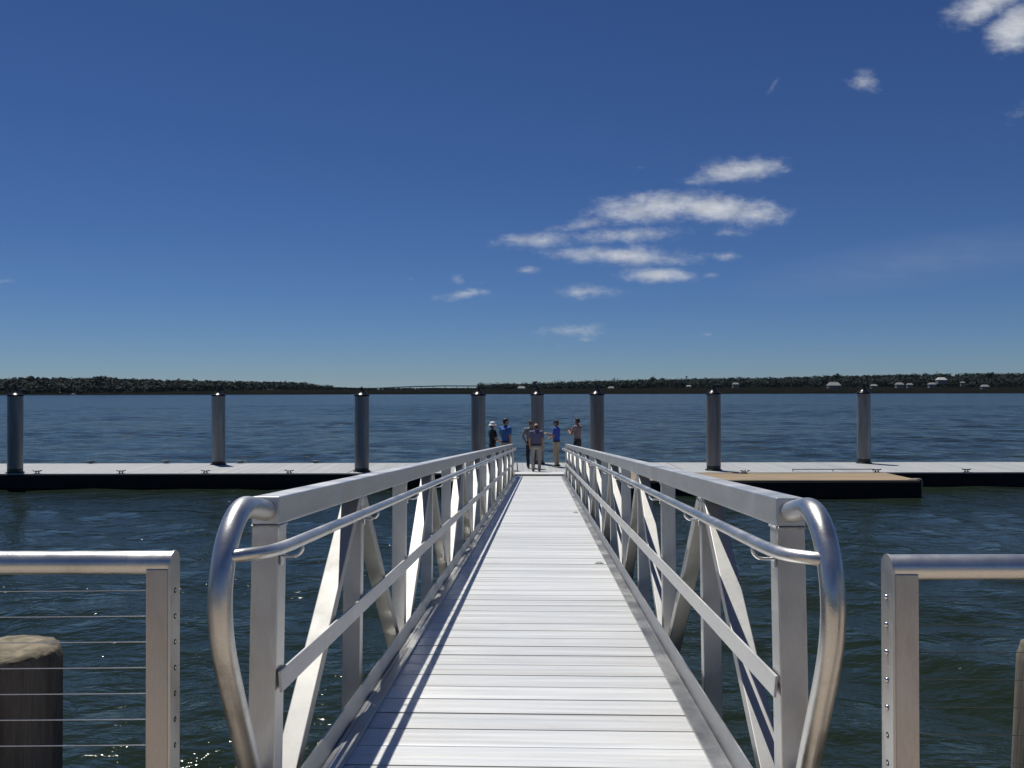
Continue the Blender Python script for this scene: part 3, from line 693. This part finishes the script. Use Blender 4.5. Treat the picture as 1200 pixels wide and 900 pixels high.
L = math.hypot(dz, dyy); ang = math.atan2(dz, dyy)
dm = MB(); dm.box((-.044, -L / 2 - .0, -.03), (.044, L / 2 + .0, .03), bev=.004); diag_me = dm.mesh('diagonal', M['alu_diag'])
bm_ = MB(); bm_.tube(smooth_path([(-.077, .03, -.004), (-.077, .03, -.035), (-.055, .03, -.058), (-.015, .03, -.06), (.0, .03, -.06)], 4), .006, 8)
bm_.box((-.006, .012, -.09), (.0, .048, -.03), bev=.002); brk = {}
for s in (1, -1):
    mm = MB(); mm.v = [(x * s, y, z) for x, y, z in bm_.v]; mm.f = [tuple(reversed(f)) if s < 0 else f for f in bm_.f]; mm.m = bm_.m; mm.s = bm_.s
    brk[s] = mm.mesh('handrail_bracket', M['steel'])
for s in (-1, 1):
    for k in range(NB + 1):
        y = k * BAY - (0 if k == 0 else .03)
        if k in (0, NB):
            o = link('end_post', end_me, gw); o.location = (s * .925, 0 if k == 0 else GL - .1, 0)
        else:
            o = link('post', post_me, gw); o.location = (s * .925, y, 0)
        o = link('handrail_bracket', brk[s], gw); o.location = (s * (XI - .001), (y if k < NB else GL - .1), .936)
        if k < NB:
            up = (k % 2 == 0)
            o = link('diagonal', diag_me, gw)
            o.location = (s * .925, (k + .5) * BAY + .02, (ZT0 - .198) / 2); o.rotation_euler = (ang if up else -ang, 0, 0)
fbm = MB(); fbm.box((-.87, -.04, -.19), (.87, .04, -.055), bev=.004); fme = fbm.mesh('floor_beam', M['alu'])
for k in range(NB + 1):
    o = link('floor_beam', fme, gw); o.location = (0, min(max(k * BAY, .05), GL - .05), 0)
# gusset at the near bottom corners, small deck latches
for s in (-1, 1):
    m = MB(); a, b = sorted((s * .80, s * .96)); m.box((a, .55, -.206), (b, .85, -.199), bev=.002); m.tube([(s * .9, .62, -.2), (s * .9, .62, -.17)], .012, 8); m.obj('bearing_plate', M['alu'], gw)
for (x, y) in ((.655, 5.93), (.655, 11.9)):
    m = MB(); m.box((x - .045, y - .018, .001), (x + .045, y + .018, .006), bev=.002); m.tube([(x - .02, y, .006), (x - .02, y, .016), (x + .02, y, .016), (x + .02, y, .006)], .004, 6); m.obj('deck_latch', M['pile'], gw)
# hinged transition plate at the lower end
m = MB(); th = math.atan(SL) - math.atan(.055); 
mt = Matrix.Translation((0, GL + .034, .068)) @ Matrix.Rotation(math.atan(SL) - math.atan(.105 / 1.95), 4, 'X')
m.box((-.855, 0, -.012), (.855, 1.95, 0), mtx=mt, bev=.003); m.obj('transition_plate', M['alu_deck'], gw)
m = MB(); m.box((-.85, GL + .002, -.06), (.85, GL + .032, .066), bev=.004); m.obj('dark_end_bar', M['pile'], gw)  # dark grey bar across the lower end of the deck

# ------------------------------------------------------------------ pier, cable railings, timber piles
m = MB(); 
for i in range(24): m.box((-6, 2.68 - (i + 1) * .145 + .003, 1.86), (6, 2.68 - i * .145 - .003, 1.91 + random.uniform(-.002, .002)))
m.box((-6, -.8, 1.55), (6, 2.6, 1.855)); tag(m.obj('pier_deck', M['pier']), kind='structure')
for (x, y) in ((-3.5, .5), (3.5, .5)): pass

def cable_railing(s, d, x_in, ztop, label, nfit):
    """s=-1: runs to the left from x_in, s=+1: to the right"""
    root = empty('cable_railing', (x_in, d, 1.91)); tag(root, label, 'railing', 'cable railings on the pier edge')
    zt = ztop - 1.91; dep = .072; w = .0735; yc = dep / 2; rp = .0343; LEN = 2.1
    zc = zt - rp
    m = MB(); a, b = sorted((s * .008, s * w)); m.box((a, .002, 0), (b, dep - .002, zc - .012), bev=.004); m.obj('post', M['alu_post'], root)
    a, b = sorted((s * (LEN - w), s * LEN)); m = MB(); m.box((a, .002, 0), (b, dep - .002, zc - .012), bev=.004); m.obj('post', M['alu_post'], root)
    # end plate with a half-round top
    m = MB(); prof = [(0, 0), (dep, 0)] + [(yc + dep / 2 * math.cos(t), zc + dep / 2 * math.sin(t)) for t in np.linspace(0, math.pi, 17)]
    n = len(prof); xa, xb = (0, s * .007)
    vs = [(xa, p, q) for p, q in prof] + [(xb, p, q) for p, q in prof]
    fs = [tuple(range(n)) if s > 0 else tuple(reversed(range(n))), tuple(range(n, 2 * n))[::-1] if s > 0 else tuple(range(n, 2 * n))]
    for i in range(n):
        j = (i + 1) % n; fs.append((i, i + n, j + n, j) if s > 0 else (i, j, j + n, i + n))
    m._add(vs, fs); m.obj('end_plate', M['alu'], root)
    m = MB(); m.tube([(s * .0075, yc, zc), (s * (LEN + .3), yc, zc)], rp, 28); m.obj('top_rail', M['alu_pipe'], root)
    m = MB(); m.box(tuple(min(p, q) for p, q in zip((s * .01, .012, zc - .036), (s * (w + .004), dep - .012, zc - .02))), tuple(max(p, q) for p, q in zip((s * .01, .012, zc - .036), (s * (w + .004), dep - .012, zc - .02))), bev=.003); m.obj('weld_saddle', M['alu'], root)
    z0 = zt - .1165
    for i in range(12):
        z = z0 - i * .0762
        if z < .06: break
        c = MB(); P = [(s * (w * .5), yc, z)]
        for k in range(1, 13):
            t = k / 12; P.append((s * (w * .5 + t * (LEN - w)), yc, z - .004 * math.sin(t * math.pi)))
        c.tube(P, .0014 if s < 0 else .0010, 6); c.obj('cable', M['steel'] if s < 0 else M['pile_low'], root)  # right cables are coloured dark to imitate the dimmer reflections on that side
        f = MB(); rot = Matrix.Translation((0, yc, z)) @ Matrix.Rotation(R(-90 * s), 4, 'Y')
        if i < nfit:
            f.lathe([(.0075, .0), (.0075, .002), (.0055, .0055), (.002, .0075)], 14, 0, mtx=rot); f.lathe([(.0085, -.002), (.0085, .0008)], 14, 1, mtx=rot)
        else:
            f.lathe([(.0085, -.002), (.0085, .0006)], 14, 1, mtx=rot); f.lathe([(.0035, .0007), (.0035, .0012)], 10, 0, mtx=rot)
        f.obj('cable_fitting', [M['steel'], M['hole']], root)
cable_railing(-1, 2.5, -1.0, 2.978, 'aluminium cable railing with a round top rail left of the gangway', 0)
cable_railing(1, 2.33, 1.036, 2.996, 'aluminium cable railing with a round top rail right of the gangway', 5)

def timber_pile(px_c, ytop, d, r, lean, label):
    b = at(px_c, ytop, d); H = b.z + 4
    root = empty('timber_pile', (b.x, b.y, -4.0)); tag(root, label, 'timber pile', 'old timber piles beside the pier'); root.rotation_euler = (0, lean, 0)
    root.location.x -= math.sin(lean) * H
    m = MB(); n = 40; vs = []; lv = [0, 2, 3.6, 4.2, 4.8, 5.3, 5.7, 6.0, 6.2, 6.33, 6.42, H - .05, H - .02]
    prof = [random.uniform(.975, 1.02) for _ in range(n)]
    for z in lv:
        k = 1.0 if z < H - .04 else (.985 if z < H - .03 else .955)
        for i in range(n):
            a = 2 * math.pi * i / n
            rr = r * k * prof[i] * (1 + .012 * math.sin(3 * a + z * 2)) * (1 + .03 * max(0, (4.5 - z)) * .2)
            vs.append((rr * math.cos(a), rr * math.sin(a), z))
    fs = [(i * n + k, i * n + (k + 1) % n, (i + 1) * n + (k + 1) % n, (i + 1) * n + k) for i in range(len(lv) - 1) for k in range(n)]
    m._add(vs, fs, 0, True); m.obj('shaft', M['timber'], root)
    m = MB(); vs = []
    for q, dz in ((.957, -.022), (.935, -.004), (.6, .001), (.25, .0)):
        for i in range(n):
            a = 2 * math.pi * i / n; rr = r * q * prof[i] * (1 + .012 * math.sin(3 * a + H * 2)); vs.append((rr * math.cos(a), rr * math.sin(a), H + dz + random.uniform(-.003, .003)))
    fs = [(i * n + k, i * n + (k + 1) % n, (i + 1) * n + (k + 1) % n, (i + 1) * n + k) for i in range(3) for k in range(n)] + [tuple(range(3 * n, 4 * n))]
    m._add(vs, fs, 0, True); m.obj('cut_top', M['timber_top'], root)
timber_pile(6, 758, 3.2, .192, 0, 'dark old timber pile with a pale cut top behind the left cable railing')
timber_pile(1261, 757, 3.2, .192, R(3.0), 'leaning timber pile at the right edge behind the right cable railing')

# ------------------------------------------------------------------ people
def ell_pts(c, r, nu=14, nv=9):
    out = []
    for i in range(nv + 1):
        p = math.pi * i / nv
        for k in range(nu):
            a = 2 * math.pi * k / nu
            out.append((c[0] + r[0] * math.sin(p) * math.cos(a), c[1] + r[1] * math.sin(p) * math.sin(a), c[2] + r[2] * math.cos(p)))
            if i in (0, nv): break
    return out
def rr3(r): return (r, r, r) if isinstance(r, (int, float)) else r
def solid(name, chains, material, parent, voxel, scale=1.0, smooth_it=4):
    """union of tapered capsules, remeshed into one continuous surface"""
    big = bmesh.new()
    for ch in chains:
        items = [(Vector(c), rr3(r)) for c, r in ch]
        pairs = list(zip(items[:-1], items[1:])) if len(items) > 1 else [(items[0], items[0])]
        for (a, ra), (b, rb) in pairs:
            bm = bmesh.new()
            for p in ell_pts(a, ra) + (ell_pts(b, rb) if a != b else []): bm.verts.new(p)
            res = bmesh.ops.convex_hull(bm, input=bm.verts[:])
            bmesh.ops.delete(bm, geom=[g for g in res['geom_interior'] if isinstance(g, bmesh.types.BMVert)], context='VERTS')
            me = bpy.data.meshes.new('tmp'); bm.to_mesh(me); bm.free(); big.from_mesh(me); bpy.data.meshes.remove(me)
    me = bpy.data.meshes.new('tmp'); big.to_mesh(me); big.free()
    o = link(name, me, None)
    md = o.modifiers.new('r', 'REMESH'); md.mode = 'VOXEL'; md.voxel_size = voxel; md.use_smooth_shade = True
    sm = o.modifiers.new('s', 'SMOOTH'); sm.iterations = smooth_it; sm.factor = .4
    dg = bpy.context.evaluated_depsgraph_get()
    nm = bpy.data.meshes.new_from_object(o.evaluated_get(dg)); o.modifiers.clear(); o.data = nm; bpy.data.meshes.remove(me)
    nm.name = name; nm.materials.clear(); nm.materials.append(material); nm.polygons.foreach_set('use_smooth', [True] * len(nm.polygons))
    o.parent = parent; return o
def hand_chains(w, dirv, palm_n, side):
    """palm and five bent fingers from wrist w along dirv; palm_n = palm normal (fingers curl towards it)"""
    d = Vector(dirv).normalized(); n = Vector(palm_n); n = (n - d * n.dot(d)).normalized(); s = d.cross(n) * side
    w = Vector(w); out = [[(w, .026), (w + d * .045, (.03, .03, .03)), (w + d * .08, .028)]]
    for k, (off, ln) in enumerate(((.03, .07), (.011, .08), (-.010, .074), (-.029, .058))):
        b = w + d * .085 + s * off
        p1 = b + d * ln * .5 + n * ln * .08; p2 = p1 + d * ln * .3 + n * ln * .26; p3 = p2 + d * ln * .12 + n * ln * .3
        out.append([(b, .0105), (p1, .0098), (p2, .009), (p3, .0082)])
    t0 = w + d * .03 + s * .028
    out.append([(t0, .014), (t0 + d * .03 + s * .025 + n * .01, .0115), (t0 + d * .062 + s * .03 + n * .022, .0095)])
    return out
def person(px, d, ztop_height, face_deg, label, shirt, trousers, skin='skin', bulk=1.0, arms=None, head='hair', head_turn=0, stance=.10, sleeve=.55, belt=True, belly=0.0, walk=0.0):
    """face_deg: heading of the body, 0 = away from the viewer, 90 = towards the viewer's left"""
    x = (px - 600) / 1000 * d
    zb = DECK + .008
    root = empty('person', (x, d, zb), (0, 0, R(face_deg))); tag(root, label, 'person')
    k = ztop_height / 1.76; root.scale = (k, k, k)
    B = bulk; hipx = .095 * B; shx = .185 * (1 + (B - 1) * .6)
    skn = M[skin]
    hip = [Vector((s * hipx, 0, .92)) for s in (-1, 1)]; knee = [Vector((s * (hipx + stance) * .62 + 0, .02 + s * walk * .5, .49)) for s in (-1, 1)]
    ank = [Vector((s * stance, -.02 + s * walk, .095)) for s in (-1, 1)]
    sh = [Vector((s * shx, -.005, 1.425)) for s in (-1, 1)]
    arms = arms or {}
    el = []; ha = []; hd = []; hn = []
    for i, s in enumerate((-1, 1)):
        a = arms.get(s, None)
        if a is None:
            el.append(sh[i] + Vector((s * .055, -.02, -.29))); ha.append(el[i] + Vector((s * .01, .05, -.25)))
            hd.append((ha[i] - el[i]).normalized()); hn.append(Vector((-s, .2, 0)))
        else:
            el.append(Vector(a[0])); ha.append(Vector(a[1])); hd.append(Vector(a[2]) if len(a) > 2 else (ha[i] - el[i]).normalized()); hn.append(Vector(a[3]) if len(a) > 3 else Vector((-s, .2, 0)))
    ht = Matrix.Rotation(R(head_turn), 3, 'Z')
    def H(x, y, z): v = ht @ Vector((x, y, 0)); return (v.x, v.y + .015, z)
    torso = [[((0, 0, .90), (.150 * B, .105 * B, .09)), ((0, .01 + belly * .4, 1.05), (.140 * B, .105 * B + belly * .5, .08)), ((0, .0, 1.22), (.158 * B, .112 * B, .1)), ((0, -.01, 1.36), (.165 * B, .105 * B, .09))],
             [((-shx * .8, -.01, 1.41), .062), ((0, -.012, 1.45), .066), ((shx * .8, -.01, 1.41), .062)]]
    ch = [list(c) for c in torso]
    ch.append([((0, -.008, 1.44), .058), ((0, .008, 1.55), .054)])
    ch.append([(H(0, -.008, 1.655), (.077, .092, .098)), (H(0, .02, 1.60), (.062, .078, .07))])     # skull, jaw
    ch.append([(H(0, .055, 1.568), (.034, .03, .026))])                                           # chin
    ch.append([(H(0, .09, 1.655), .010), (H(0, .108, 1.622), .015)])                               # nose
    ch.append([(H(-.014, .094, 1.593), .010), (H(.014, .094, 1.593), .010)])                       # lips
    for s in (-1, 1): ch.append([(H(s * .078, .0, 1.655), (.010, .02, .026)), (H(s * .08, -.006, 1.628), (.010, .016, .022))])
    for i, s in enumerate((-1, 1)):
        ch.append([(sh[i], .056), ((sh[i] + el[i]) / 2, .049), (el[i], .040)]); ch.append([(el[i], .040), (el[i].lerp(ha[i], .3), .042), (ha[i], .027)])
        ch += hand_chains(ha[i], hd[i], hn[i], s)
        ch.append([(hip[i], .088), (hip[i].lerp(knee[i], .5), .07), (knee[i], .056)]); ch.append([(knee[i], .055), (knee[i].lerp(ank[i], .35), .055), (ank[i], .038)])
        ch.append([(ank[i] + Vector((0, -.02, -.045)), .036), (ank[i] + Vector((0, .12, -.058)), .03)])
    solid('body', ch, skn, root, .0085)
    # shirt
    G = .014
    ch = [[(c, tuple(q + G for q in rr3(r))) for c, r in t] for t in torso]
    ch[0][0] = ((0, 0, .95), (.152 * B + G, .108 * B + G, .05))
    for i in range(2): ch.append([(sh[i], .062 + G), (sh[i].lerp(el[i], sleeve), .057 + G)] if sleeve <= 1 else [(sh[i], .062 + G), (el[i], .05 + G), (el[i].lerp(ha[i], .85), .036 + G)])
    ch.append([((0, -.012, 1.47), (.07, .068, .03)), ((0, -.002, 1.50), (.066, .064, .02))])
    solid('shirt', ch, M[shirt], root, .012, smooth_it=2)
    # trousers
    ch = [[((0, 0, .96), (.150 * B + .008, .108 * B + .008, .05)), ((0, -.005, .88), (.152 * B + .01, .112 * B + .012, .07))]]
    for i, s in enumerate((-1, 1)):
        ch.append([(hip[i] + Vector((0, -.005, -.03)), .098 * (1 + (B - 1) * .5)), (hip[i].lerp(knee[i], .5), .084), (knee[i], .072)])
        ch.append([(knee[i], .072), (knee[i].lerp(ank[i], .5), .066), (ank[i] + Vector((0, .005, .0)), .060)])
    solid('trousers', ch, M[trousers], root, .012, smooth_it=3)
    if belt:
        m = MB(); m.lathe([(1.0, -.02), (1.0, .02)], 32, mtx=Matrix.Translation((0, 0, .965)) @ Matrix.Diagonal((.152 * B + .021, .110 * B + .022, 1, 1))); m.obj('belt', M['belt'], root)
    for i in range(2):
        a = ank[i]
        solid('shoe', [[((a.x, a.y - .05, .045), (.042, .05, .043)), ((a.x, a.y + .05, .042), (.045, .07, .040)), ((a.x, a.y + .15, .032), (.043, .06, .030))]], M['shoe'], root, .012, smooth_it=2)
    for s in (-1, 1):
        m = MB(); p = H(s * .031, .082, 1.657); m.lathe([(.001, -.008), (.008, -.005), (.0105, 0), (.008, .005), (.001, .008)], 10, c=p); m.obj('eye', M['eye'], root)
    if head in ('hair', 'bald'):
        if head == 'hair': solid('hair', [[(H(0, -.022, 1.685), (.086, .094, .088)), (H(0, -.038, 1.63), (.082, .072, .07))], [(H(0, .045, 1.725), (.06, .04, .03)), (H(0, -.02, 1.73), (.07, .07, .045))]], M['hair'], root, .011, smooth_it=2)
        else: solid('hair', [[(H(0, -.045, 1.645), (.084, .068, .05)), (H(0, -.05, 1.60), (.074, .058, .04))]], M['hair'], root, .011, smooth_it=2)
    elif head == 'cap':
        solid('hair', [[(H(0, -.04, 1.64), (.082, .07, .06)), (H(0, -.045, 1.60), (.07, .056, .04))]], M['hair'], root, .011, smooth_it=2)
        solid('cap', [[(H(0, -.01, 1.70), (.088, .1, .07))], [(H(-.04, .10, 1.70), (.03, .045, .010)), (H(.04, .10, 1.70), (.03, .045, .010))]], M['darkcloth'], root, .01, smooth_it=2)
    elif head == 'hat':
        solid('hair', [[(H(0, -.04, 1.64), (.082, .07, .06)), (H(0, -.045, 1.60), (.07, .056, .04))]], M['hair'], root, .011, smooth_it=2)
        hat = MB()
        prof = [(.165, 1.672), (.17, 1.678), (.13, 1.692), (.104, 1.70), (.104, 1.735), (.092, 1.785), (.06, 1.81), (.005, 1.818)]
        hat.lathe(prof, 28, mtx=Matrix.Translation(H(0, -.01, 0)) @ Matrix.Diagonal((.93, 1.08, 1, 1))); hat.obj('hat', M['white_hat'], root)
    return root

person(577, 32.1, 1.72, -62, 'person in a white brimmed hat and black shirt behind the gangway rail', 'navy', 'darkcloth', arms={1: ((.26, .02, 1.15), (.13, .26, 1.05)), -1: ((-.25, .05, 1.14), (-.06, .27, 1.06))}, head='hat', sleeve=.6)
person(592.5, 31.7, 1.90, -50, 'tall dark haired person in a blue polo shirt beside the one in the white hat', 'blue', 'stone', bulk=1.17, belly=.03, arms={-1: ((-.29, .04, 1.16), (-.24, .20, .93))}, head='hair', head_turn=-28)
person(622.0, 32.4, 1.80, 188, 'person in a grey shirt facing us with hand on hip, mostly hidden behind another', 'greyshirt', 'darkcloth', skin='skin_dark', arms={1: ((.30, -.03, 1.19), (.21, .07, .98)), -1: ((-.24, .03, 1.14), (-.18, .12, .9))}, head='cap')
person(628.2, 31.1, 1.74, 4, 'person in a violet grey shirt and stone trousers standing with back turned', 'mauve', 'stone', bulk=1.08, head='bald', stance=.115, arms={1: ((.255, -.02, 1.14), (.255, .04, .89)), -1: ((-.25, .0, 1.14), (-.22, .08, .90))})
person(652.0, 33.0, 1.79, 68, 'person in a royal blue polo and khaki trousers gesturing to the left', 'royal', 'khaki', skin='skin_dark', bulk=1.08, arms={1: ((.20, .14, 1.16), (.10, .42, 1.24), (-.1, 1, .1), (0, .2, -1)), -1: ((-.25, .04, 1.13), (-.08, .26, 1.07))}, head='cap', head_turn=10, stance=.09)
person(676.5, 33.6, 1.85, 52, 'dark haired person in a dusty pink plaid shirt with raised hands, by the right rail', 'plaid', 'darkcloth', skin='skin_dark', arms={1: ((.22, .13, 1.16), (.08, .33, 1.28), (-.3, .7, .5), (-1, 0, 0)), -1: ((-.24, .12, 1.15), (-.05, .33, 1.24), (.3, .7, .4), (1, 0, 0))}, head='hair', sleeve=.7)

# ------------------------------------------------------------------ air
m = MB(); m.box((-8500, -200, -10), (8500, 7200, 70))
hm = bpy.data.materials.new('pale_air'); hm.use_nodes = True; hn_ = N(hm.node_tree); hn_.n.remove(hn_.n['Principled BSDF'])
pv = hn_.add('ShaderNodeVolumePrincipled'); pv.inputs['Color'].default_value = (.62, .82, 1, 1); pv.inputs['Density'].default_value = 1.0e-5; pv.inputs['Anisotropy'].default_value = .2
hn_.link(pv.outputs[0], hn_.n['Material Output'].inputs['Volume'])
tag(m.obj('haze', hm), kind='stuff')
# ------------------------------------------------------------------ render settings
vs = scene.view_settings
scene.display_settings.display_device = 'sRGB'
vs.view_transform = 'Standard'; vs.look = 'None'; vs.exposure = 0; vs.gamma = 1; vs.use_curve_mapping = False
cy = scene.cycles
cy.use_denoising = True; cy.denoiser = 'OPENIMAGEDENOISE'; cy.max_bounces = 8; cy.diffuse_bounces = 3; cy.glossy_bounces = 4
cy.sample_clamp_indirect = 6; cy.caustics_reflective = False; cy.caustics_refractive = False
